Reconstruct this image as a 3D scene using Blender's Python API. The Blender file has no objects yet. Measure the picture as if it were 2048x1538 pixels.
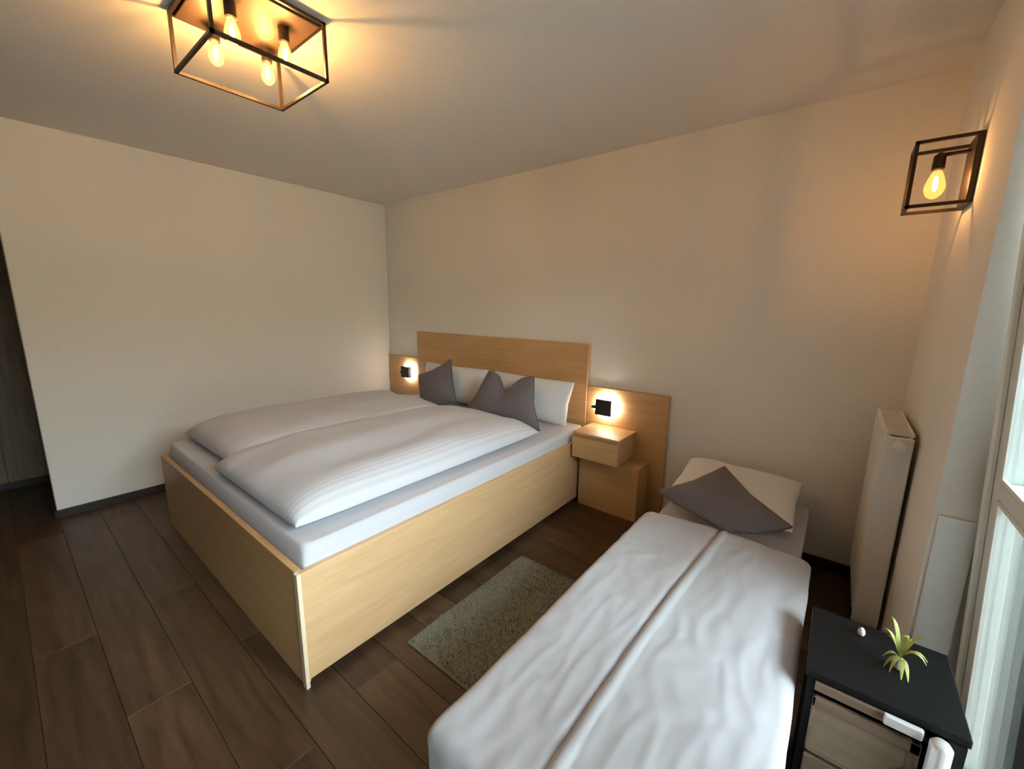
import bpy, bmesh, math, random
from mathutils import Vector, Matrix, noise, Euler
random.seed(7)
R = math.radians
SC = bpy.context.scene
COL = SC.collection

# ---------------------------------------------------------------- camera
cam_d = bpy.data.cameras.new('camera'); cam = bpy.data.objects.new('camera', cam_d); COL.objects.link(cam)
yaw, pitch, roll = R(38.403), R(10.682), R(0.817)
fwd = Vector((-math.sin(yaw)*math.cos(pitch), math.cos(yaw)*math.cos(pitch), -math.sin(pitch)))
rt = Vector((math.cos(yaw), math.sin(yaw), 0)); upv = rt.cross(fwd)
rr = math.cos(roll)*rt + math.sin(roll)*upv; uu = -math.sin(roll)*rt + math.cos(roll)*upv
m = Matrix((rr, uu, -fwd)).transposed().to_4x4(); m.translation = (3.989, -2.803, 1.452)
cam.matrix_world = m
cam_d.sensor_fit = 'HORIZONTAL'; cam_d.sensor_width = 36; cam_d.lens = 824.7/2048*36
cam_d.clip_start = 0.02; cam_d.clip_end = 200
SC.camera = cam

# ---------------------------------------------------------------- world, light, exposure
w = bpy.data.worlds.new('world'); SC.world = w; w.use_nodes = True
wn = w.node_tree; wn.nodes.clear()
tc = wn.nodes.new('ShaderNodeTexCoord'); sep = wn.nodes.new('ShaderNodeSeparateXYZ')
ramp = wn.nodes.new('ShaderNodeValToRGB')
ramp.color_ramp.elements[0].position = 0.0; ramp.color_ramp.elements[0].color = (0.48, 0.53, 0.58, 1)
ramp.color_ramp.elements[1].position = 1.0; ramp.color_ramp.elements[1].color = (0.82, 0.91, 1.0, 1)
bg = wn.nodes.new('ShaderNodeBackground'); out = wn.nodes.new('ShaderNodeOutputWorld')
bg.inputs['Strength'].default_value = 24.0
wn.links.new(tc.outputs['Generated'], sep.inputs[0]); wn.links.new(sep.outputs['Z'], ramp.inputs[0])
wn.links.new(ramp.outputs[0], bg.inputs['Color']); wn.links.new(bg.outputs[0], out.inputs[0])

pl = bpy.data.lights.new('window_portal', 'AREA'); pl.shape = 'RECTANGLE'; pl.size = 2.18; pl.size_y = 2.14
pl.cycles.is_portal = True
po = bpy.data.objects.new('window_portal', pl); COL.objects.link(po)
po.location = (4.55, -2.16, 1.07); po.rotation_euler = (R(90), 0, R(90))

SC.view_settings.view_transform = 'Standard'
SC.view_settings.look = 'None'; SC.view_settings.gamma = 1.0
SC.view_settings.use_curve_mapping = False
SC.view_settings.exposure = 0.54

# ---------------------------------------------------------------- materials
def new_mat(name):
    mt = bpy.data.materials.new(name); mt.use_nodes = True
    nt = mt.node_tree
    return mt, nt, nt.nodes['Principled BSDF']
def plain(name, col, rough=0.5, metal=0.0, noise_amt=0.04, scale=30, bump=0.0, spec=None):
    mt, nt, b = new_mat(name)
    t = nt.nodes.new('ShaderNodeTexCoord'); n = nt.nodes.new('ShaderNodeTexNoise')
    n.inputs['Scale'].default_value = scale; n.inputs['Detail'].default_value = 3
    r = nt.nodes.new('ShaderNodeValToRGB')
    a = [max(0, c*(1-noise_amt)) for c in col]; z = [min(1, c*(1+noise_amt)) for c in col]
    r.color_ramp.elements[0].color = (*a, 1); r.color_ramp.elements[1].color = (*z, 1)
    r.color_ramp.elements[0].position = .3; r.color_ramp.elements[1].position = .7
    nt.links.new(t.outputs['Object'], n.inputs['Vector']); nt.links.new(n.outputs['Fac'], r.inputs[0])
    nt.links.new(r.outputs[0], b.inputs['Base Color'])
    b.inputs['Roughness'].default_value = rough; b.inputs['Metallic'].default_value = metal
    if spec is not None: b.inputs['Specular IOR Level'].default_value = spec
    if bump:
        bp = nt.nodes.new('ShaderNodeBump'); bp.inputs['Strength'].default_value = bump; bp.inputs['Distance'].default_value = .005
        nt.links.new(n.outputs['Fac'], bp.inputs['Height']); nt.links.new(bp.outputs[0], b.inputs['Normal'])
    return mt
def wood(name, c0, c1, axis='X', rough=0.45, sc=3.0, rnd=False, spread=12, vary=0.25):
    mt, nt, b = new_mat(name)
    t = nt.nodes.new('ShaderNodeTexCoord'); mp = nt.nodes.new('ShaderNodeMapping')
    s = [spread]*3; s['XYZ'.index(axis)] = 1.0
    mp.inputs['Scale'].default_value = s
    n = nt.nodes.new('ShaderNodeTexNoise'); n.inputs['Scale'].default_value = sc; n.inputs['Detail'].default_value = 6
    n.inputs['Roughness'].default_value = .6; n.inputs['Distortion'].default_value = .4
    r = nt.nodes.new('ShaderNodeValToRGB')
    r.color_ramp.elements[0].position = .3; r.color_ramp.elements[1].position = .72
    r.color_ramp.elements[0].color = (*c0, 1); r.color_ramp.elements[1].color = (*c1, 1)
    nt.links.new(mp.outputs[0], n.inputs['Vector'])
    nt.links.new(n.outputs['Fac'], r.inputs[0])
    colout = r.outputs[0]
    if rnd:
        oi = nt.nodes.new('ShaderNodeObjectInfo')
        ad = nt.nodes.new('ShaderNodeVectorMath'); ad.operation = 'ADD'
        cb = nt.nodes.new('ShaderNodeVectorMath'); cb.operation = 'SCALE'; cb.inputs[0].default_value = (17, 31, 5)
        nt.links.new(oi.outputs['Random'], cb.inputs['Scale'])
        nt.links.new(t.outputs['Object'], ad.inputs[0]); nt.links.new(cb.outputs[0], ad.inputs[1])
        nt.links.new(ad.outputs[0], mp.inputs['Vector'])
        hs = nt.nodes.new('ShaderNodeHueSaturation')
        mr = nt.nodes.new('ShaderNodeMapRange'); mr.inputs['To Min'].default_value = 1-vary; mr.inputs['To Max'].default_value = 1+vary
        nt.links.new(oi.outputs['Random'], mr.inputs['Value']); nt.links.new(mr.outputs[0], hs.inputs['Value'])
        nt.links.new(r.outputs[0], hs.inputs['Color']); colout = hs.outputs[0]
    else:
        nt.links.new(t.outputs['Object'], mp.inputs['Vector'])
    nt.links.new(colout, b.inputs['Base Color'])
    b.inputs['Roughness'].default_value = rough
    bp = nt.nodes.new('ShaderNodeBump'); bp.inputs['Strength'].default_value = .12; bp.inputs['Distance'].default_value = .002
    nt.links.new(n.outputs['Fac'], bp.inputs['Height']); nt.links.new(bp.outputs[0], b.inputs['Normal'])
    return mt
def fabric(name, col, weave=400, rough=.9, stripes=None, mottling=.05):
    mt, nt, b = new_mat(name)
    t = nt.nodes.new('ShaderNodeTexCoord')
    n = nt.nodes.new('ShaderNodeTexNoise'); n.inputs['Scale'].default_value = weave; n.inputs['Detail'].default_value = 2
    n2 = nt.nodes.new('ShaderNodeTexNoise'); n2.inputs['Scale'].default_value = 9
    r = nt.nodes.new('ShaderNodeValToRGB')
    r.color_ramp.elements[0].color = (*[c*(1-mottling) for c in col], 1); r.color_ramp.elements[1].color = (*[min(1, c*(1+mottling)) for c in col], 1)
    nt.links.new(t.outputs['Object'], n.inputs['Vector']); nt.links.new(t.outputs['Object'], n2.inputs['Vector'])
    mx = nt.nodes.new('ShaderNodeMath'); mx.operation = 'MULTIPLY_ADD'; mx.inputs[1].default_value = .5
    h = nt.nodes.new('ShaderNodeMath'); h.operation = 'MULTIPLY'; h.inputs[1].default_value = .5
    nt.links.new(n.outputs['Fac'], h.inputs[0]); nt.links.new(n2.outputs['Fac'], mx.inputs[0]); nt.links.new(h.outputs[0], mx.inputs[2])
    nt.links.new(mx.outputs[0], r.inputs[0]); colout = r.outputs[0]
    if stripes:
        wv = nt.nodes.new('ShaderNodeTexWave'); wv.bands_direction = 'X'; wv.inputs['Scale'].default_value = stripes; wv.inputs['Distortion'].default_value = .2
        nt.links.new(t.outputs['Object'], wv.inputs['Vector'])
        mm = nt.nodes.new('ShaderNodeMix'); mm.data_type = 'RGBA'; mm.blend_type = 'MULTIPLY'
        rs = nt.nodes.new('ShaderNodeValToRGB'); rs.color_ramp.elements[0].position = .4; rs.color_ramp.elements[1].position = .6
        rs.color_ramp.elements[0].color = (.9, .9, .91, 1); rs.color_ramp.elements[1].color = (1, 1, 1, 1)
        nt.links.new(wv.outputs['Fac'], rs.inputs[0])
        mm.inputs['Factor'].default_value = 1
        nt.links.new(colout, mm.inputs['A']); nt.links.new(rs.outputs[0], mm.inputs['B']); colout = mm.outputs['Result']
    nt.links.new(colout, b.inputs['Base Color'])
    b.inputs['Roughness'].default_value = rough
    b.inputs['Sheen Weight'].default_value = .15
    bp = nt.nodes.new('ShaderNodeBump'); bp.inputs['Strength'].default_value = .15; bp.inputs['Distance'].default_value = .002
    nt.links.new(n.outputs['Fac'], bp.inputs['Height']); nt.links.new(bp.outputs[0], b.inputs['Normal'])
    return mt
def emit(name, col, strength):
    mt, nt, b = new_mat(name)
    b.inputs['Base Color'].default_value = (*col, 1)
    b.inputs['Emission Color'].default_value = (*col, 1); b.inputs['Emission Strength'].default_value = strength
    return mt
def glass(name, tint=(.93, .97, .96)):
    mt = bpy.data.materials.new(name); mt.use_nodes = True; nt = mt.node_tree; nt.nodes.clear()
    o = nt.nodes.new('ShaderNodeOutputMaterial'); mx = nt.nodes.new('ShaderNodeMixShader')
    tr = nt.nodes.new('ShaderNodeBsdfTransparent'); gl = nt.nodes.new('ShaderNodeBsdfGlossy'); fr = nt.nodes.new('ShaderNodeFresnel')
    tr.inputs[0].default_value = (*tint, 1); gl.inputs['Roughness'].default_value = .02; fr.inputs[0].default_value = 1.5
    nt.links.new(fr.outputs[0], mx.inputs[0]); nt.links.new(tr.outputs[0], mx.inputs[1]); nt.links.new(gl.outputs[0], mx.inputs[2]); nt.links.new(mx.outputs[0], o.inputs[0])
    return mt

M = {}
M['wall'] = plain('wall_plaster', (.86, .835, .785), .9, noise_amt=.02, scale=60, bump=.08, spec=.2)
M['ceiling'] = plain('ceiling_paint', (.81, .78, .73), .95, noise_amt=.015, scale=40, bump=.05, spec=.1)
M['subfloor'] = plain('dark_joint', (.02, .014, .01), .8)
M['plank'] = wood('brown_oak_plank', (.040, .021, .010), (.112, .060, .031), 'X', .42, 2.2, rnd=True, spread=10, vary=.32)
M['skirting'] = plain('dark_brown_skirting', (.028, .020, .015), .5)
M['beech_x'] = wood('beech_along_x', (.56, .33, .14), (.69, .43, .205), 'X', .42, 2.5)
M['beech_y'] = wood('beech_along_y', (.58, .355, .17), (.68, .44, .235), 'Y', .42, 2.5)
M['sheet'] = fabric('white_sheet', (.54, .535, .57))
M['duvet'] = fabric('white_striped_duvet', (.60, .595, .625), stripes=12)
M['duvet2'] = fabric('white_cotton_duvet', (.51, .515, .55))
M['pillow'] = fabric('white_pillowcase', (.80, .79, .80))
M['cushion'] = fabric('grey_cushion', (.15, .130, .138), mottling=.12)
M['piping'] = fabric('grey_piping', (.11, .095, .10))
M['bedbase'] = fabric('dark_grey_upholstery', (.06, .06, .065))
M['rug'] = fabric('sage_grey_rug', (.20, .205, .165), weave=80, mottling=.25)
M['black'] = plain('black_metal', (.012, .010, .009), .45)
M['bronze'] = plain('dark_bronze_metal', (.035, .020, .012), .45, .3)
M['plate'] = plain('brown_lamp_plate', (.09, .05, .028), .5, .2)
M['blacktop'] = plain('black_laminate', (.007, .008, .009), .5, spec=.2)
M['brownfront'] = wood('brown_drawer_front', (.15, .10, .07), (.24, .17, .12), 'X', .4)
M['tanfront'] = wood('tan_door_front', (.20, .155, .10), (.29, .23, .16), 'X', .35)
M['chrome'] = plain('brushed_silver', (.86, .86, .88), .35, .35)
M['white'] = plain('white_plastic', (.80, .82, .80), .35, noise_amt=.01)
M['radiator'] = plain('white_enamel', (.86, .84, .80), .35, noise_amt=.01)
M['pvc'] = plain('white_window_frame', (.74, .78, .75), .35, noise_amt=.01)
M['brightwhite'] = plain('bright_white_trim', (.84, .87, .85), .3, noise_amt=.01)  # brighter than pvc: carries the daylit reveal and sash edge highlight, also the beads
M['gasket'] = plain('black_rubber', (.012, .015, .014), .6)
M['glass'] = glass('window_glass')
def bulb_mat(name, tint, glow, strength):
    mt = bpy.data.materials.new(name); mt.use_nodes = True; nt = mt.node_tree; nt.nodes.clear()
    o = nt.nodes.new('ShaderNodeOutputMaterial'); ad = nt.nodes.new('ShaderNodeAddShader')
    tr = nt.nodes.new('ShaderNodeBsdfTransparent'); em = nt.nodes.new('ShaderNodeEmission')
    tr.inputs[0].default_value = (*tint, 1); em.inputs[0].default_value = (*glow, 1); em.inputs[1].default_value = strength
    nt.links.new(tr.outputs[0], ad.inputs[0]); nt.links.new(em.outputs[0], ad.inputs[1]); nt.links.new(ad.outputs[0], o.inputs[0])
    return mt
M['bulbglass'] = bulb_mat('amber_bulb_glass', (.9, .72, .45), (1.0, .62, .16), 1.1)
M['bulbglass2'] = bulb_mat('amber_wall_bulb_glass', (.9, .68, .42), (1.0, .50, .13), .6)
M['filament'] = emit('glowing_filament', (1.0, .65, .29), 740)
M['filament2'] = emit('glowing_wall_filament', (1.0, .62, .31), 300)
M['led'] = emit('white_led', (1.0, .92, .80), 13)
M['terracotta'] = plain('terracotta_tile', (.32, .19, .13), .8)
M['parapet'] = plain('white_parapet', (.75, .77, .76), .8)
M['lawn'] = plain('lawn', (.06, .10, .04), .9, noise_amt=.3, scale=5)
M['wardrobe'] = wood('dark_brown_wardrobe', (.15, .095, .055), (.26, .18, .115), 'Z', .5, 3)
M['leaf'] = plain('yellow_green_leaf', (.42, .42, .12), .5, noise_amt=.25, scale=25)
M['vase'] = plain('white_ceramic', (.85, .84, .80), .25)

# ---------------------------------------------------------------- helpers
def setp(o, label=None, cat=None, group=None, kind=None):
    if label: o['label'] = label
    if cat: o['category'] = cat
    if group: o['group'] = group
    if kind: o['kind'] = kind
    return o
def empty(name, loc=(0, 0, 0), rz=0, **k):
    o = bpy.data.objects.new(name, None); COL.objects.link(o); o.location = loc; o.rotation_euler = (0, 0, rz)
    o.empty_display_size = .05
    return setp(o, **k)
def obj(name, bm, mat, parent=None, smooth=False, **k):
    me = bpy.data.meshes.new(name); bmesh.ops.recalc_face_normals(bm, faces=bm.faces); bm.to_mesh(me); bm.free()
    if smooth:
        for p in me.polygons: p.use_smooth = True
    me.materials.append(mat)
    o = bpy.data.objects.new(name, me); COL.objects.link(o)
    if parent: o.parent = parent
    return setp(o, **k)
def add_box(bm, x0, x1, y0, y1, z0, z1, bev=0.0, seg=2):
    t = bmesh.new()
    bmesh.ops.create_cube(t, size=1)
    for v in t.verts:
        v.co = Vector(((x0+x1)/2+v.co.x*(x1-x0), (y0+y1)/2+v.co.y*(y1-y0), (z0+z1)/2+v.co.z*(z1-z0)))
    if bev: bmesh.ops.bevel(t, geom=list(t.edges), offset=bev, segments=seg, affect='EDGES', profile=.5)
    merge(bm, t); return bm
def merge(bm, t):
    me = bpy.data.meshes.new('tmp'); t.to_mesh(me); t.free(); bm.from_mesh(me); bpy.data.meshes.remove(me)
def box(x0, x1, y0, y1, z0, z1, bev=0.0, seg=2):
    return add_box(bmesh.new(), x0, x1, y0, y1, z0, z1, bev, seg)
def add_tube(bm, p0, p1, r0, r1=None, n=12):
    r1 = r0 if r1 is None else r1
    p0 = Vector(p0); p1 = Vector(p1); d = (p1-p0); q = d.to_track_quat('Z', 'Y')
    t = bmesh.new()
    bmesh.ops.create_cone(t, cap_ends=True, segments=n, radius1=r0, radius2=r1, depth=d.length)
    for v in t.verts: v.co = q @ v.co + (p0+p1)/2
    merge(bm, t); return bm
def tube(*a, **k): return add_tube(bmesh.new(), *a, **k)
def add_lathe(bm, prof, c, n=20, axis='Z'):
    rings = []
    for r, h in prof:
        ring = []
        for i in range(n):
            a = 2*math.pi*i/n
            p = Vector((r*math.cos(a), r*math.sin(a), h))
            if axis == 'X': p = Vector((p.z, p.x, p.y))
            if axis == 'Y': p = Vector((p.x, p.z, p.y))
            ring.append(bm.verts.new(p+Vector(c)))
        rings.append(ring)
    for a, b in zip(rings, rings[1:]):
        for i in range(n): bm.faces.new((a[i], a[(i+1) % n], b[(i+1) % n], b[i]))
    bm.faces.new(rings[0]); bm.faces.new(rings[-1]); return bm
def lathe(*a, **k): return add_lathe(bmesh.new(), *a, **k)
def bar(bm, p0, p1, t):
    lo = [min(a, b)-t/2 for a, b in zip(p0, p1)]; hi = [max(a, b)+t/2 for a, b in zip(p0, p1)]
    return add_box(bm, lo[0], hi[0], lo[1], hi[1], lo[2], hi[2])
def puff(w, l, th, tb, nx=40, ny=60, p=2.6, q=.5, amp=.006, freq=4.0, seed=0, pinch=0.0, fx=None):
    """closed padded form lying in XY, centred at the origin, top bulge th and bottom bulge tb"""
    bm = bmesh.new()
    def f(u, v):
        a = max(0, 1-abs(u)**p); b = max(0, 1-abs(v)**p)
        return (a*b)**q
    top = {}; bot = {}
    for i in range(nx+1):
        for j in range(ny+1):
            # denser towards the rim
            u = math.sin((2*i/nx-1)*math.pi/2); v = math.sin((2*j/ny-1)*math.pi/2)
            k = f(u, v)
            x = u*w/2*(1-pinch*(1-abs(v))*abs(u)**2); y = v*l/2*(1-pinch*(1-abs(u))*abs(v)**2)
            nz = noise.noise(Vector((x*freq+seed, y*freq*.6, seed*1.7)))*amp + noise.noise(Vector((x*freq*3+seed, y*freq*1.3, seed)))*amp*.45
            dz = fx(u, v) if fx else 0
            edge = i in (0, nx) or j in (0, ny)
            top[i, j] = bm.verts.new((x, y, th*k + (nz+dz)*min(1, k*2)))
            bot[i, j] = top[i, j] if edge else bm.verts.new((x, y, -tb*k))
    for i in range(nx):
        for j in range(ny):
            bm.faces.new((top[i, j], top[i+1, j], top[i+1, j+1], top[i, j+1]))
            a, b, c, d = bot[i, j], bot[i, j+1], bot[i+1, j+1], bot[i+1, j]
            if len({a, b, c, d}) == 4:
                try: bm.faces.new((a, b, c, d))
                except ValueError: pass
    return bm

# ---------------------------------------------------------------- room shell
X0, XR, YF, H = -1.55, 4.28, -5.6, 2.5
def struct(name, bm, mat, parent=None, **k): return obj(name, bm, mat, parent, kind='structure', **k)
floor = struct('floor', box(X0-.1, 4.62, YF-.1, .1, -.12, -.004), M['subfloor'])
L_, W_ = 1.29, .19
pm = bpy.data.meshes.new('plank')
tb = box(.0008, L_-.0008, .0008, W_-.0008, -.006, 0, .0009, 1); tb.to_mesh(pm); tb.free(); pm.materials.append(M['plank'])
row = 0; y = -.03
while y > YF:
    off = (row*.47) % 1.0 * L_
    x = X0 - off
    while x < 4.40:
        a, b = max(x, X0), min(x+L_, 4.40)
        if b-a > .03:
            o = bpy.data.objects.new('plank', pm); COL.objects.link(o); o.parent = floor
            o.location = (a, y-W_, 0); o.scale = ((b-a)/L_, 1, 1)
        x += L_
    y -= W_; row += 1
struct('ceiling', box(X0-.1, 4.62, YF-.1, .1, H, H+.1), M['ceiling'])
struct('wall_back', box(X0-.1, 4.62, 0, .12, -.1, H), M['wall'])
struct('wall_left', box(-.13, 0, -2.69, 0, -.004, H, .006), M['wall'])
struct('wall_hall', box(X0-.1, X0, YF, 0, -.1, H), M['wall'])
struct('wall_front', box(X0-.1, 4.62, YF-.1, YF, -.1, H), M['wardrobe'])  # unseen wall, given dark wood to cut light bounced onto the footboard
bm = bmesh.new()
OY0, OY1, OZ = -3.25, -1.07, 2.14
add_box(bm, XR, 4.62, OY1, 0, -.1, H); add_box(bm, XR, 4.62, YF, OY0, -.1, H); add_box(bm, XR, 4.62, OY0, OY1, OZ, H)
struct('wall_right', bm, M['wall'])
struct('baseboard_left', box(0, .014, -2.69, 0, 0, .06, .003), M['skirting'])
struct('baseboard_end', box(-.13, .014, -2.704, -2.69, 0, .06, .003), M['skirting'])
struct('baseboard_back', box(3.16, XR, -.014, 0, 0, .06, .003), M['skirting'])
struct('baseboard_right', box(XR-.014, XR, OY1, -.014, 0, .06, .003), M['skirting'])
struct('lit_reveal_panel', box(4.29, 4.375, OY1-.012, OY1, .0, .845, .003), M['brightwhite'], label='white panel standing in for daylight on the lower door reveal')  # whiter panel stands in for the daylight falling on the lower reveal

# balcony door: fixed frame and two glazed leaves
door = empty('door_1', (4.46, OY1, 0), kind='structure')
def local(o, loc):
    o.location = Vector(o.location)-Vector(loc); return o
def childobj(name, bm, mat, parent, base, **k):
    for v in bm.verts: v.co -= Vector(base)
    return obj(name, bm, mat, parent, **k)
D0 = (4.46, OY1, 0)
bm = bmesh.new()
add_box(bm, 4.43, 4.50, OY1-.05, OY1, 0, OZ, .004); add_box(bm, 4.43, 4.50, OY0, OY0+.05, 0, OZ, .004)
add_box(bm, 4.43, 4.50, OY0, OY1, OZ-.05, OZ, .004); add_box(bm, 4.43, 4.50, OY0, OY1, 0, .035, .004)
childobj('frame', bm, M['pvc'], door, D0)
def leaf(ya, yb, tilt, x_off=0):
    # ya < yb ; bottom hinge line at z = .05
    base = Vector((4.452+x_off, 0, .05))
    root = bmesh.new()
    s = .085; x0, x1 = -.03, .03; zt = OZ-.09
    for (a, b, c, d) in ((ya, ya+s, 0, zt), (yb-s, yb, 0, zt), (ya+s, yb-s, 0, s), (ya+s, yb-s, zt-s, zt), (ya+s, yb-s, .915, .965)):
        add_box(root, x0, x1, a, b, c, d, .004)
    o = obj('sash', root, M['pvc'], door)
    o.location = base-Vector(D0); o.rotation_euler = (0, -tilt, 0)
    hl_strip = bmesh.new(); add_box(hl_strip, -.042, -.03, yb-.034, yb-.002, .0, zt, .003); add_box(hl_strip, -.042, -.03, ya+.002, ya+.034, .0, zt, .003)
    obj('edge_highlight', hl_strip, M['brightwhite'], o)  # brighter raised strip stands in for the highlight along the sash edge
    for z0, z1, nm in ((s, .915, 'lower_pane'), (.965, zt-s, 'upper_pane')):
        obj(nm, box(-.008, .008, ya+s-.01, yb-s+.01, z0-.01, z1+.01), M['glass'], o)
        g = bmesh.new()
        for sx in (-.0305, .0225):
            t = .012
            add_box(g, sx, sx+.008, ya+s-.002, ya+s+t, z0, z1); add_box(g, sx, sx+.008, yb-s-t, yb-s+.002, z0, z1)
            add_box(g, sx, sx+.008, ya+s, yb-s, z0, z0+t); add_box(g, sx, sx+.008, ya+s, yb-s, z1-t, z1)
        obj('glazing_bead', g, M['brightwhite'], o)
    return o
leaf(-2.14, -1.10, R(3.2)); l2 = leaf(-3.22, -2.16, 0)
h = bmesh.new(); add_box(h, -.048, -.03, -2.24, -2.20, .95, 1.10, .004); add_tube(h, (-.06, -2.22, 1.05), (-.06, -2.33, 1.05), .009); add_tube(h, (-.03, -2.22, 1.05), (-.065, -2.22, 1.05), .009)
obj('handle', h, M['chrome'], l2)

# balcony outside
struct('floor_balcony', box(4.62, 6.4, -4.6, 1.2, -.2, -.03), M['terracotta'])
struct('wall_balcony_side', box(4.64, 6.4, -.39, -.30, -.03, .82, .01), M['parapet'])
struct('trim_2', box(4.50, 4.66, OY0, OY1-.01, -.05, -.005, .003), M['parapet'])
struct('wall_balcony', box(6.4, 6.5, -4.6, 1.2, -.2, .75, .01), M['parapet'])
struct('ground', box(6.5, 60, -50, 50, -3.1, -3), M['lawn'])

bm = bmesh.new(); rows = []  # hedge added, its height set to keep low sky light out of the room
for i in range(61):
    rowv = []
    for j in range(25):
        yy = -9+i*.25; a = j/24
        px, pz = ((8.6-.5*math.sin(a*math.pi)), -3+a*6.9) if a < .8 else (8.6-.29+(a-.8)*4, 2.52+(a-.8)*1.2)
        d = noise.noise(Vector((yy*2, pz*2, 1)))*.25+noise.noise(Vector((yy*6, pz*6, 4)))*.12
        rowv.append(bm.verts.new((px-d, yy+d*.3, pz+d*.5)))
    rows.append(rowv)
for a, b in zip(rows, rows[1:]):
    for j in range(24): bm.faces.new((a[j], b[j], b[j+1], a[j+1]))
he = obj('hedge', bm, plain('hedge_green', (.05, .085, .05), .8, noise_amt=.6, scale=9, bump=.6), None, label='dark green hedge added beyond the balcony to block low sky light, seen through the door glass', cat='hedge')

# ---------------------------------------------------------------- hall wardrobe, beyond the wall end
wb = empty('wardrobe', (-1.2, -2.75, 0), label='dark brown wooden wardrobe in the hall beyond the wall corner', cat='wardrobe')
B = (-1.2, -2.75, 0)
childobj('body', box(-1.5, -.905, -3.4, -2.35, .06, 2.3, .004), M['wardrobe'], wb, B)
childobj('plinth', box(-1.48, -.93, -3.38, -2.37, 0, .06), M['black'], wb, B)
for ya in (-3.398, -2.874):
    d = childobj('door', box(-.905, -.885, ya, ya+.52, .065, 2.295, .003), M['wardrobe'], wb, B)
    hb = bmesh.new(); yh = ya+.47 if ya < -3 else ya+.05
    add_tube(hb, (-.865, yh, 1.0), (-.865, yh, 1.2), .006); add_tube(hb, (-.885, yh, 1.02), (-.865, yh, 1.02), .005); add_tube(hb, (-.885, yh, 1.18), (-.865, yh, 1.18), .005)
    childobj('handle', hb, M['chrome'], d, B)

# ---------------------------------------------------------------- headboard wall panels
hb_ = empty('headboard', (1.5, 0, 0), label='beech headboard panel with lower side panels on the back wall', cat='headboard')
B = (1.5, 0, 0)
childobj('centre_panel', box(.53, 2.525, -.045, -.002, .25, 1.185, .003), M['beech_x'], hb_, B)
childobj('side_panel', box(.02, .527, -.032, -.002, .0, .905, .003), M['beech_x'], hb_, B)
childobj('side_panel', box(2.528, 3.14, -.032, -.002, .0, .872, .003), M['beech_x'], hb_, B)

# nightstand by the near side of the bed
ns = empty('nightstand', (2.85, -.2, 0), label='beech nightstand with a floating drawer box beside the double bed', cat='nightstand')
B = (2.85, -.2, 0)
childobj('base_cabinet', box(2.585, 3.035, -.215, -.034, .0, .385, .003), M['beech_x'], ns, B)
childobj('drawer_box', box(2.585, 2.925, -.31, -.034, .415, .575, .003), M['beech_x'], ns, B)
childobj('spacer', box(2.60, 2.90, -.20, -.04, .384, .416), M['beech_x'], ns, B)
dr = childobj('drawer', box(2.582, 2.93, -.328, -.311, .408, .555, .003), M['beech_x'], ns, B)
childobj('top_board', box(2.58, 2.932, -.328, -.034, .5755, .592, .003), M['beech_x'], ns, B)

# panel lamps with backlit discs
def panel_lamp(x, z, y, label):
    t = empty('reading_lamp', (x, y, z), label=label, cat='lamp', group='backlit lamps on the headboard panels')
    obj('backlight', lathe([(.075, 0), (.094, -.004), (.099, -.010), (.094, -.016), (.08, -.02)], (0, -.016, 0), 32, 'Y'), M['led'], t, smooth=True)
    obj('wall_mount', tube((0, 0, 0), (0, -.017, 0), .03, n=20), M['black'], t)
    obj('lamp_body', box(-.062, .062, -.083, -.036, -.058, .058, .004), M['black'], t)
    s = bmesh.new(); add_tube(s, (-.06, -.058, -.005), (-.098, -.063, -.008), .016, .008); 
    obj('spot_arm', s, M['black'], t)
    return t
panel_lamp(2.70, .740, -.0325, 'black square reading lamp with white glowing disc above the nightstand')
panel_lamp(.392, .750, -.0325, 'small reading lamp with white glowing disc by the room corner')

# ---------------------------------------------------------------- double bed
bed = empty('double_bed', (1.63, -1.1, 0), label='beech double bed with tall side rails and white mattress', cat='bed')
B = (1.63, -1.1, 0)
childobj('footboard', box(.66, 2.535, -2.232, -2.206, .0, .486, .003), M['beech_x'], bed, B)
childobj('side_rail', box(2.535, 2.561, -2.235, -.05, .035, .486, .003), M['beech_y'], bed, B)
childobj('side_rail', box(.66, .686, -2.206, -.05, .035, .486, .003), M['beech_y'], bed, B)
childobj('rail_edge', box(2.535, 2.5625, -2.2375, -2.222, .0, .4865, .002), plain('pale_edge_band', (.78, .62, .42), .4), bed, B, label='pale vertical corner edge of the bed frame')
childobj('slat_base', box(.69, 2.53, -2.20, -.06, .25, .30), M['beech_x'], bed, B)
mat = puff(1.845, 2.14, .28, .28, 40, 50, p=26, q=.42, amp=.004, freq=3, seed=3)
for v in mat.verts:
    v.co.z = max(-.14, min(.14, v.co.z*1.0)) if abs(v.co.z) > .14 else v.co.z
mo = obj('mattress', mat, M['sheet'], bed, smooth=True); mo.location = Vector((1.612, -1.13, .425))-Vector(B)

# white pillows leaning on the headboard
def lean(name, bm, mat, loc, rx, rz=0, ry=0, **k):
    o = obj(name, bm, mat, None, smooth=True, **k); o.location = loc
    o.rotation_euler = Euler((rx, ry, rz), 'XYZ'); return o
PG = 'white pillows leaning on the headboard'
lean('pillow', puff(.80, .335, .085, .085, 40, 28, p=2.4, amp=.012, freq=5, seed=11, pinch=.05), M['pillow'], (2.07, -.18, .742), R(72), R(-1), label='white pillow leaning on the headboard nearest the nightstand', cat='pillow', group=PG)
lean('pillow', puff(.80, .335, .085, .085, 40, 28, p=2.4, amp=.012, freq=5, seed=21, pinch=.05), M['pillow'], (1.20, -.18, .742), R(72), R(2), label='white pillow leaning on the headboard towards the left wall', cat='pillow', group=PG)

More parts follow.
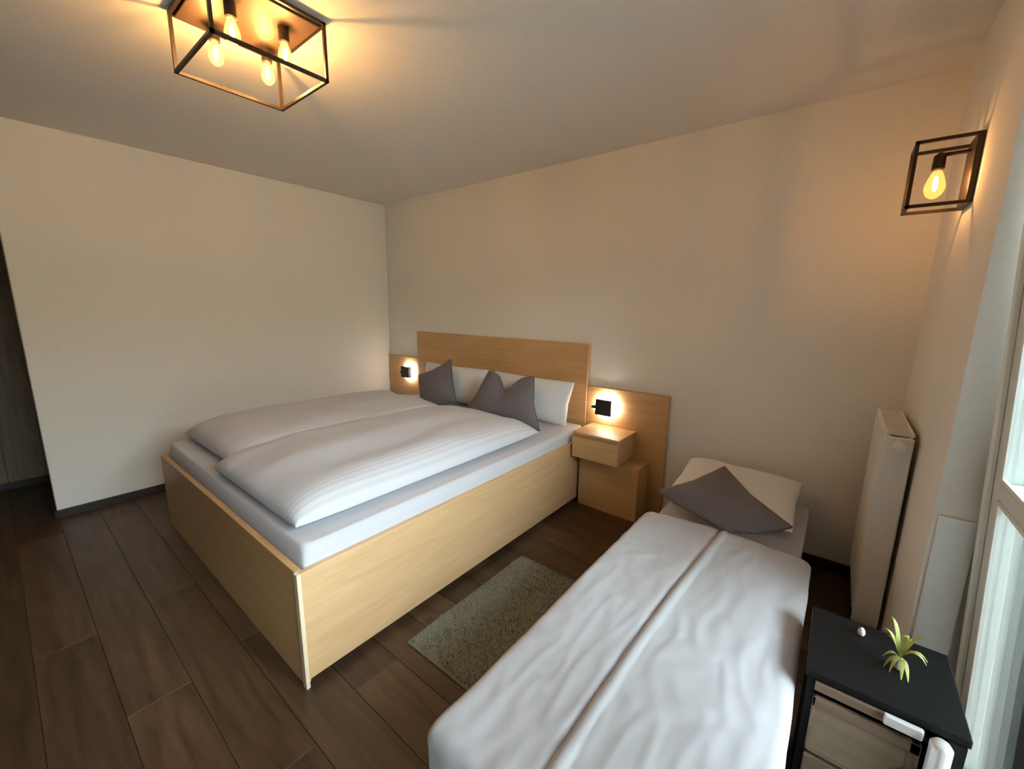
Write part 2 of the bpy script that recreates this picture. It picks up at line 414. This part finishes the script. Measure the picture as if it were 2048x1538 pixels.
# grey cushions
def chop(depth, lx=0.0):
    return depth
def cushion(name, w, h, th, loc, rx, ry, rz, notch, label, seed, group, spin=0, mat=None, zmin=None):
    """square throw cushion; in its own frame X across, Y up; a chop in the middle of the upper edge gives two ears"""
    t = empty(name, loc, label=label, cat='cushion', group=group); t.rotation_euler = Euler((rx, ry, rz), 'XYZ')
    lying = mat is not None
    if mat: t.matrix_world = mat
    else: mat = Matrix.Translation(loc) @ Euler((rx, ry, rz), 'XYZ').to_matrix().to_4x4()
    sp = Matrix.Rotation(spin, 4, 'Z')
    bm = puff(w, h, th, th, 36, 36, p=2.2, q=.55, amp=.010, freq=7, seed=seed, pinch=.10)
    for v in bm.verts:
        v_ = (v.co.y/(h/2)+1)/2
        if notch:
            g = math.exp(-(v.co.x/(w*.17))**2)
            v.co.y -= notch*g*max(0, v_)**1.5
            v.co.z *= 1-.45*g*max(0, v_)
            v.co.x *= 1-.42*max(0, v_)
    for v in bm.verts:
        v.co = sp @ v.co
        if zmin:
            q = mat @ v.co
            e = Vector((.443, -.085, 0)).normalized(); nrm = Vector((e.y, -e.x, 0))
            d = (q-Vector((3.402, -.70, 0))).dot(nrm)
            if d > 0 and lying: q -= nrm*d*.62; v.co = mat.inverted() @ q
            if q.z < zmin: q.z = zmin+(q.z-zmin)*.12; v.co = mat.inverted() @ q
    obj('cover', bm, M['cushion'], t, smooth=True)
    # piping round the rim
    pts = []
    for k in range(96):
        s = k/96*4; e = int(s); f = (s-e)*2-1
        u, v = [(f, -1), (1, f), (-f, 1), (-1, -f)][e]
        x = u*w/2*(1-.10*(1-abs(v))*abs(u)**2); y = v*h/2*(1-.10*(1-abs(u))*abs(v)**2)
        if notch:
            v_ = (y/(h/2)+1)/2; g = math.exp(-(x/(w*.17))**2); y -= notch*g*max(0, v_)**1.5; x *= 1-.42*max(0, v_)
        q = sp @ Vector((x, y, 0))
        if zmin:
            q = mat @ q
            e = Vector((.443, -.085, 0)).normalized(); nrm = Vector((e.y, -e.x, 0)); d = (q-Vector((3.402, -.70, 0))).dot(nrm)
            if d > 0 and lying: q -= nrm*d*.62
            q.z = max(q.z, zmin+.004); q = mat.inverted() @ q
        pts.append(q)
    pb = bmesh.new()
    for a, b in zip(pts, pts[1:]+pts[:1]): add_tube(pb, a, b, .004, n=6)
    obj('piping', pb, M['piping'], t, smooth=True)
    return t
CG = 'grey throw cushions on the double bed'
cushion('cushion', .74, .38, .085, (2.035, -.43, .768), R(66), 0, R(3), .13, 'grey cushion chopped into two ears on the pillow nearest the nightstand', 5, CG, zmin=.585)
cushion('cushion', .40, .40, .085, (1.262, -.43, .742), R(68), R(0), R(2), 0, 'grey cushion stood on its corner by the pillow towards the left wall', 8, CG, spin=R(28), zmin=.585)

# duvets
def duvet(x0, x1, y0, y1, z, th, seed, label):
    w_, l_ = x1-x0, y1-y0
    fx = lambda u, v: .012*math.sin(u*7+seed)*(.6+.4*math.sin(v*3+seed))
    bm = puff(w_, l_, th, .035, 44, 90, p=5, q=.42, amp=.018, freq=3.2, seed=seed, fx=fx)
    o = obj('duvet', bm, M['duvet'], None, smooth=True, label=label, cat='duvet', group='duvets on the double bed')
    o.location = ((x0+x1)/2, (y0+y1)/2, z); return o
duvet(1.515, 2.44, -2.175, -.55, .605, .125, 2.3, 'puffy white striped duvet on the bed half nearest the nightstand')
duvet(.70, 1.515, -2.10, -.57, .605, .125, 6.1, 'puffy white striped duvet on the bed half along the left wall')

# ---------------------------------------------------------------- rug
rug = empty('rug', (2.98, -1.44, 0), label='sage grey rug on the plank floor between the two beds', cat='rug')
bm = puff(.62, .83, .010, .001, 30, 40, p=30, q=.4, amp=.003, freq=12, seed=4)
ro = obj('backing', bm, M['rug'], rug, smooth=True); ro.location = (0, 0, .002)
bm = bmesh.new()
for i in range(9000):
    x = random.uniform(-.302, .302); y = random.uniform(-.407, .407)
    a = random.uniform(0, 6.283); l = random.uniform(.008, .016); dx, dy = math.cos(a), math.sin(a)
    bend = random.uniform(.002, .008)
    v = [bm.verts.new((x-dy*.0022, y+dx*.0022, .009)), bm.verts.new((x+dy*.0022, y-dx*.0022, .009)), bm.verts.new((x+dx*bend, y+dy*bend, .009+l))]
    bm.faces.new(v)
obj('pile', bm, M['rug'], rug, kind='stuff')

# ---------------------------------------------------------------- single bed
sb = empty('single_bed', (3.65, -1.15, 0), label='low single bed with dark grey base between rug and black cabinet', cat='bed')
B = (3.65, -1.15, 0)
childobj('bed_base', box(3.345, 3.968, -2.215, -.06, .07, .21, .012), M['bedbase'], sb, B)
for lx in (3.40, 3.91):
    for ly in (-2.13, -.14): childobj('leg', tube((lx, ly, 0), (lx, ly, .072), .018, .024), M['black'], sb, B)
mt2 = puff(.635, 2.15, .20, .20, 24, 50, p=24, q=.42, amp=.003, freq=3, seed=9)
for v in mt2.verts: v.co.z = max(-.08, min(.08, v.co.z))
m2 = obj('mattress', mt2, M['sheet'], sb, smooth=True); m2.location = Vector((3.655, -1.14, .292))-Vector(B)

# duvet of the single bed: a thick draped sheet with a raised seam, hanging down at the sides and foot
def single_duvet():
    bm = bmesh.new()
    x0, x1, y0, y1, zt = 3.322, 4.0, -2.262, -.80, .425
    nx, ny = 110, 120
    drop_s, drop_f = .15, .21
    Wd = x1-x0; Ld = y1-y0
    us = []
    # arc-length parameters across: left drop, top, right drop
    tot = Wd+2*drop_s; totl = Ld+drop_f
    grid = []
    def sm(d, r=.035):
        return d
    for i in range(nx+1):
        a = -drop_s+tot*i/nx
        colm = []
        for j in range(ny+1):
            b = -drop_f+totl*j/ny
            # across
            rad = .022
            def wrap(s, L):
                # s from edge: negative = hanging
                if s < -rad*.55: return 0.0, -(-s-rad*.55)-rad*.62
                if s < rad:
                    k = (s+rad*.55)/(rad*1.55); th = (1-k)*math.pi/2
                    return rad*(1-math.sin(th))*1.0, -rad*.62*(1-math.cos(th))
                return s, 0.0
            if a <= Wd/2: ox, dz1 = wrap(a, Wd); X = x0+ox
            else: ox, dz1 = wrap(Wd-a, Wd); X = x1-ox
            oy, dz2 = wrap(b, Ld); Y = y0+oy
            z = zt+min(dz1, 0)+min(dz2, 0)
            if dz1 < -.02 and dz2 < -.02: z = zt+min(dz1, dz2)
            # head end tapers to the mattress
            t = max(0, (Y-(y1-.06))/.06); z -= .03*t*t
            top = 1 if (dz1 > -.01 and dz2 > -.01) else .25
            d1 = X*.8+Y*.6; d2 = X*.6-Y*.8
            wr = noise.noise(Vector((X*5, Y*2.2, 3)))*.009
            wr += (1-abs(noise.noise(Vector((d1*5, d2*16, 8))))*2)**2*.0045*max(0, noise.noise(Vector((X*3, Y*3, 9)))+.35)
            wr += (1-abs(noise.noise(Vector((X*17, Y*5, 4))))*2)**2*.0035
            wr += noise.noise(Vector((X*24, Y*14, 2)))*.002
            z += wr*top
            # puffed crown
            u = (X-x0)/Wd*2-1
            z += .018*(1-u*u)*top
            if top < 1:
                Y += noise.noise(Vector((X*9, z*5, 2)))*.010 if dz2 < -.01 else 0
                X += noise.noise(Vector((z*5, Y*7, 5)))*.006 if dz1 < -.01 else 0
            colm.append(bm.verts.new((X, Y, z)))
        grid.append(colm)
    for i in range(nx):
        for j in range(ny): bm.faces.new((grid[i][j], grid[i+1][j], grid[i+1][j+1], grid[i][j+1]))
    # seam: a raised rounded ridge with a groove on its left
    seamline = lambda Y: 3.612+.055*((Y+2.15)/1.17)**2
    for v in bm.verts:
        if v.co.z > zt-.03:
            d = v.co.x-seamline(v.co.y)
            v.co.z += .014*math.exp(-((d-.008)/.009)**2)-.012*math.exp(-((d+.013)/.009)**2)
    return bm
db = single_duvet()
sd = obj('duvet', db, M['duvet2'], None, smooth=True, label='flat wrinkled white duvet with a raised lengthwise seam on the single bed', cat='duvet')
md = sd.modifiers.new('thick', 'SOLIDIFY'); md.thickness = .012; md.offset = -1
md = sd.modifiers.new('sub', 'SUBSURF'); md.levels = 1; md.render_levels = 1
lean('pillow', puff(.60, .50, .075, .06, 36, 30, p=2.8, amp=.012, freq=5, seed=31, pinch=.04), M['pillow'], (3.625, -.33, .462), R(9), 0, label='white pillow lying at the head of the single bed', cat='pillow')
Lc, Tc, Rc = Vector((3.402, -.70, .50)), Vector((3.632, -.475, .61)), Vector((3.845, -.785, .50))
cx_ = (Tc-Lc).normalized(); n_ = (Rc-Tc).cross(cx_); n_ = n_ if n_.z > 0 else -n_; n_.normalize(); cy_ = n_.cross(cx_)
cm = Matrix((cx_, cy_, n_)).transposed().to_4x4(); cm.translation = (Lc+Rc)/2+n_*.02
cushion('cushion', .40, .46, .055, cm.translation, 0, 0, 0, 0, 'grey cushion lying cornerwise on the single bed pillow', 14, None, mat=cm, zmin=.472)

# ---------------------------------------------------------------- radiator on the right wall
ra = empty('radiator', (4.22, -.62, .12), label='white panel radiator standing upright near the back wall corner', cat='radiator')
B = (4.22, -.62, .12)
bm = box(4.180, 4.192, -.61, -.10, .125, .972, .004)
for k in range(9):
    yk = -.585+k*.056
    add_box(bm, 4.173, 4.182, yk, yk+.036, .16, .94, .004)
childobj('front_panel', bm, M['radiator'], ra, B)
childobj('back_panel', box(4.246, 4.258, -.61, -.10, .125, .972, .004), M['radiator'], ra, B)
childobj('side_cover', box(4.176, 4.264, -.622, -.611, .12, .965, .005), M['radiator'], ra, B)
childobj('side_cover', box(4.176, 4.264, -.099, -.088, .12, .965, .005), M['radiator'], ra, B)
bm = bmesh.new()
for k in range(14): add_box(bm, 4.182, 4.258, -.60+k*.0358, -.60+k*.0358+.016, .966, .978, .002)
add_box(bm, 4.176, 4.184, -.61, -.10, .968, .982, .002); add_box(bm, 4.256, 4.264, -.61, -.10, .968, .982, .002)
childobj('top_grille', bm, M['radiator'], ra, B)
bm = bmesh.new(); add_lathe(bm, [(.012, 0), (.019, -.006), (.021, -.03), (.019, -.052), (.013, -.058)], (4.222, -.622, .935), 18, 'Y')
childobj('thermostat_head', bm, M['white'], ra, B, smooth=True)
bm = tube((4.218, -.56, .13), (4.218, -.56, .001), .010); add_lathe(bm, [(.012, .05), (.016, .06), (.016, .10), (.012, .11)], (4.218, -.56, 0), 14)
childobj('pipe_valve', bm, M['white'], ra, B)
bm = bmesh.new()
for yk in (-.5, -.2): add_box(bm, 4.258, 4.2795, yk, yk+.03, .25, .85)
childobj('bracket', bm, M['radiator'], ra, B)

# ---------------------------------------------------------------- black cabinet
cb = empty('black_cabinet', (4.18, -1.4, 0), label='low black cabinet with tan front panel between single bed and balcony door', cat='cabinet')
B = (4.18, -1.4, 0)
childobj('top_board', box(4.028, 4.338, -1.548, -1.24, .478, .50, .003), M['blacktop'], cb, B)
bm = box(4.034, 4.05, -1.55, -1.25, 0, .478); add_box(bm, 4.30, 4.332, -1.55, -1.25, 0, .478); add_box(bm, 4.05, 4.30, -1.262, -1.25, 0, .478); add_box(bm, 4.05, 4.30, -1.545, -1.25, 0, .03); add_box(bm, 4.05, 4.30, -1.54, -1.26, .44, .452)
childobj('carcass', bm, M['blacktop'], cb, B)
dw = childobj('drawer', box(4.051, 4.262, -1.556, -1.545, .452, .476, .002), M['brownfront'], cb, B)
childobj('handle', box(4.188, 4.258, -1.570, -1.555, .458, .484, .003), M['chrome'], dw, B, label='silver plate handle')
bm = bmesh.new(); a0, a1, z0, z1, fr = 4.051, 4.262, .262, .436, .026
for q in ((a0, a0+.008, z0, z1), (a1-.02, a1, z0, z1), (a0, a1, z0, z0+.008), (a0, a1, z1-.03, z1)): add_box(bm, q[0], q[1], -1.558, -1.545, q[2], q[3], .002)
dd = childobj('door', bm, M['brownfront'], cb, B)
childobj('door_panel', box(a0+.006, a1-.018, -1.552, -1.546, z0+.006, z1-.028), M['tanfront'], dd, B)
childobj('lower_drawer', box(4.051, 4.262, -1.557, -1.545, .035, .25, .002), M['brownfront'], cb, B)
childobj('front_post', lathe([(.014, .0), (.02, .004), (.02, .478), (.014, .487)], (4.286, -1.578, 0), 20), M['chrome'], cb, B, smooth=True, label='silvery white round post at the front corner')

# little plant on the cabinet
vp = empty('potted_plant', (4.222, -1.392, .5005), label='small yellow green plant in a white vase on the black cabinet', cat='plant')
obj('vase', lathe([(.007, 0), (.011, .004), (.012, .014), (.008, .026), (.0085, .032)], (0, 0, 0), 18), M['vase'], vp, smooth=True)
random.seed(3)
for k in range(16):
    bm = bmesh.new(); a = k*2.399; ln = random.uniform(.065, .115); up_ = random.uniform(.5, 2.1)
    prev = None; n = 6
    for i in range(n+1):
        s = i/n
        r_ = ln*s*(.75 if up_ > .9 else .75); z = .03+ln*(up_*s-1.0*s*s)
        wd = .0055*math.sin(math.pi*(.12+.86*s))
        c = Vector((r_*math.cos(a)*.62, r_*math.sin(a)*.62, z)); t = Vector((-math.sin(a), math.cos(a), 0))*wd
        cur = [bm.verts.new(c-t), bm.verts.new(c+Vector((0, 0, .0012))), bm.verts.new(c+t)]
        if prev:
            bm.faces.new((prev[0], cur[0], cur[1], prev[1])); bm.faces.new((prev[1], cur[1], cur[2], prev[2]))
        prev = cur
    obj('leaf', bm, M['leaf'], vp, smooth=True)

obj('ornament', lathe([(.004, 0), (.008, .002), (.0095, .009), (.008, .017), (.004, .023), (.001, .025)], (0, 0, 0), 16), M['vase'], None, smooth=True,
    label='tiny white egg shaped ornament on the black cabinet below the radiator', cat='ornament').location = (4.147, -1.302, .5005)

# ---------------------------------------------------------------- ceiling lamp: flat plate, open box frame, four bulbs
cl = empty('ceiling_lamp', (2.12, -2.05, H), label='dark box frame lamp with four amber bulbs on the ceiling', cat='lamp')
B = (2.12, -2.05, H)
x0, x1, y0, y1, z0 = 1.925, 2.315, -2.24, -1.865, 2.295
childobj('ceiling_plate', box(x0+.01, x1-.01, y0+.01, y1-.01, 2.474, H, .003), M['plate'], cl, B)
bm = bmesh.new(); t = .011
for z in (z0, 2.486):
    bar(bm, (x0, y0, z), (x1, y0, z), t); bar(bm, (x0, y1, z), (x1, y1, z), t); bar(bm, (x0, y0, z), (x0, y1, z), t); bar(bm, (x1, y0, z), (x1, y1, z), t)
for xx in (x0, x1):
    for yy in (y0, y1): bar(bm, (xx, yy, z0), (xx, yy, 2.486), t)
childobj('box_frame', bm, M['bronze'], cl, B)
BULB = [(.006, 0), (.013, -.008), (.020, -.026), (.025, -.045), (.025, -.058), (.020, -.071), (.011, -.080), (.003, -.083)]
for bx, by in ((2.19, -2.135), (1.99, -2.125), (2.195, -1.96), (2.0, -1.945)):
    s = childobj('socket', lathe([(.019, 2.475), (.019, 2.425), (.014, 2.421)], (bx, by, 0), 18), M['bronze'], cl, B)
    childobj('bulb', lathe(BULB, (bx, by, 2.424), 20), M['bulbglass'], s, B, smooth=True)
    childobj('filament', lathe([(.003, 2.405), (.0065, 2.395), (.0065, 2.368), (.003, 2.36)], (bx, by, 0), 10), M['filament'], s, B)

# wall lamp: back plate, open cube frame, arm, one bulb
wl = empty('wall_lamp', (XR, -.575, 1.93), label='dark cube frame lamp with one amber bulb on the right wall', cat='lamp')
B = (XR, -.575, 1.93)
y0, y1, z0, z1, xa = -.655, -.50, 1.825, 2.052, 4.115
childobj('back_plate', box(4.262, XR, y0, y1, z0, z1, .003), M['bronze'], wl, B)
bm = bmesh.new(); t = .011
for yy in (y0+.006, y1-.006):
    bar(bm, (xa, yy, z0+.006), (4.265, yy, z0+.006), t); bar(bm, (xa, yy, z1-.006), (4.265, yy, z1-.006), t); bar(bm, (xa, yy, z0+.006), (xa, yy, z1-.006), t)
for zz in (z0+.006, z1-.006): bar(bm, (xa, y0+.006, zz), (xa, y1-.006, zz), t)
childobj('box_frame', bm, M['bronze'], wl, B)
bm = bmesh.new(); add_tube(bm, (4.265, -.575, 2.012), (4.186, -.575, 2.012), .007); add_lathe(bm, [(.007, 2.02), (.017, 2.01), (.018, 1.965), (.014, 1.96)], (4.186, -.575, 0), 18)
s = childobj('socket_arm', bm, M['bronze'], wl, B)
childobj('bulb', lathe([(r*1.15, h*1.2) for r, h in BULB], (4.186, -.575, 1.963), 20), M['bulbglass2'], s, B, smooth=True)
childobj('filament', lathe([(.003, 1.94), (.0065, 1.93), (.0065, 1.90), (.003, 1.89)], (4.186, -.575, 0), 10), M['filament2'], s, B)
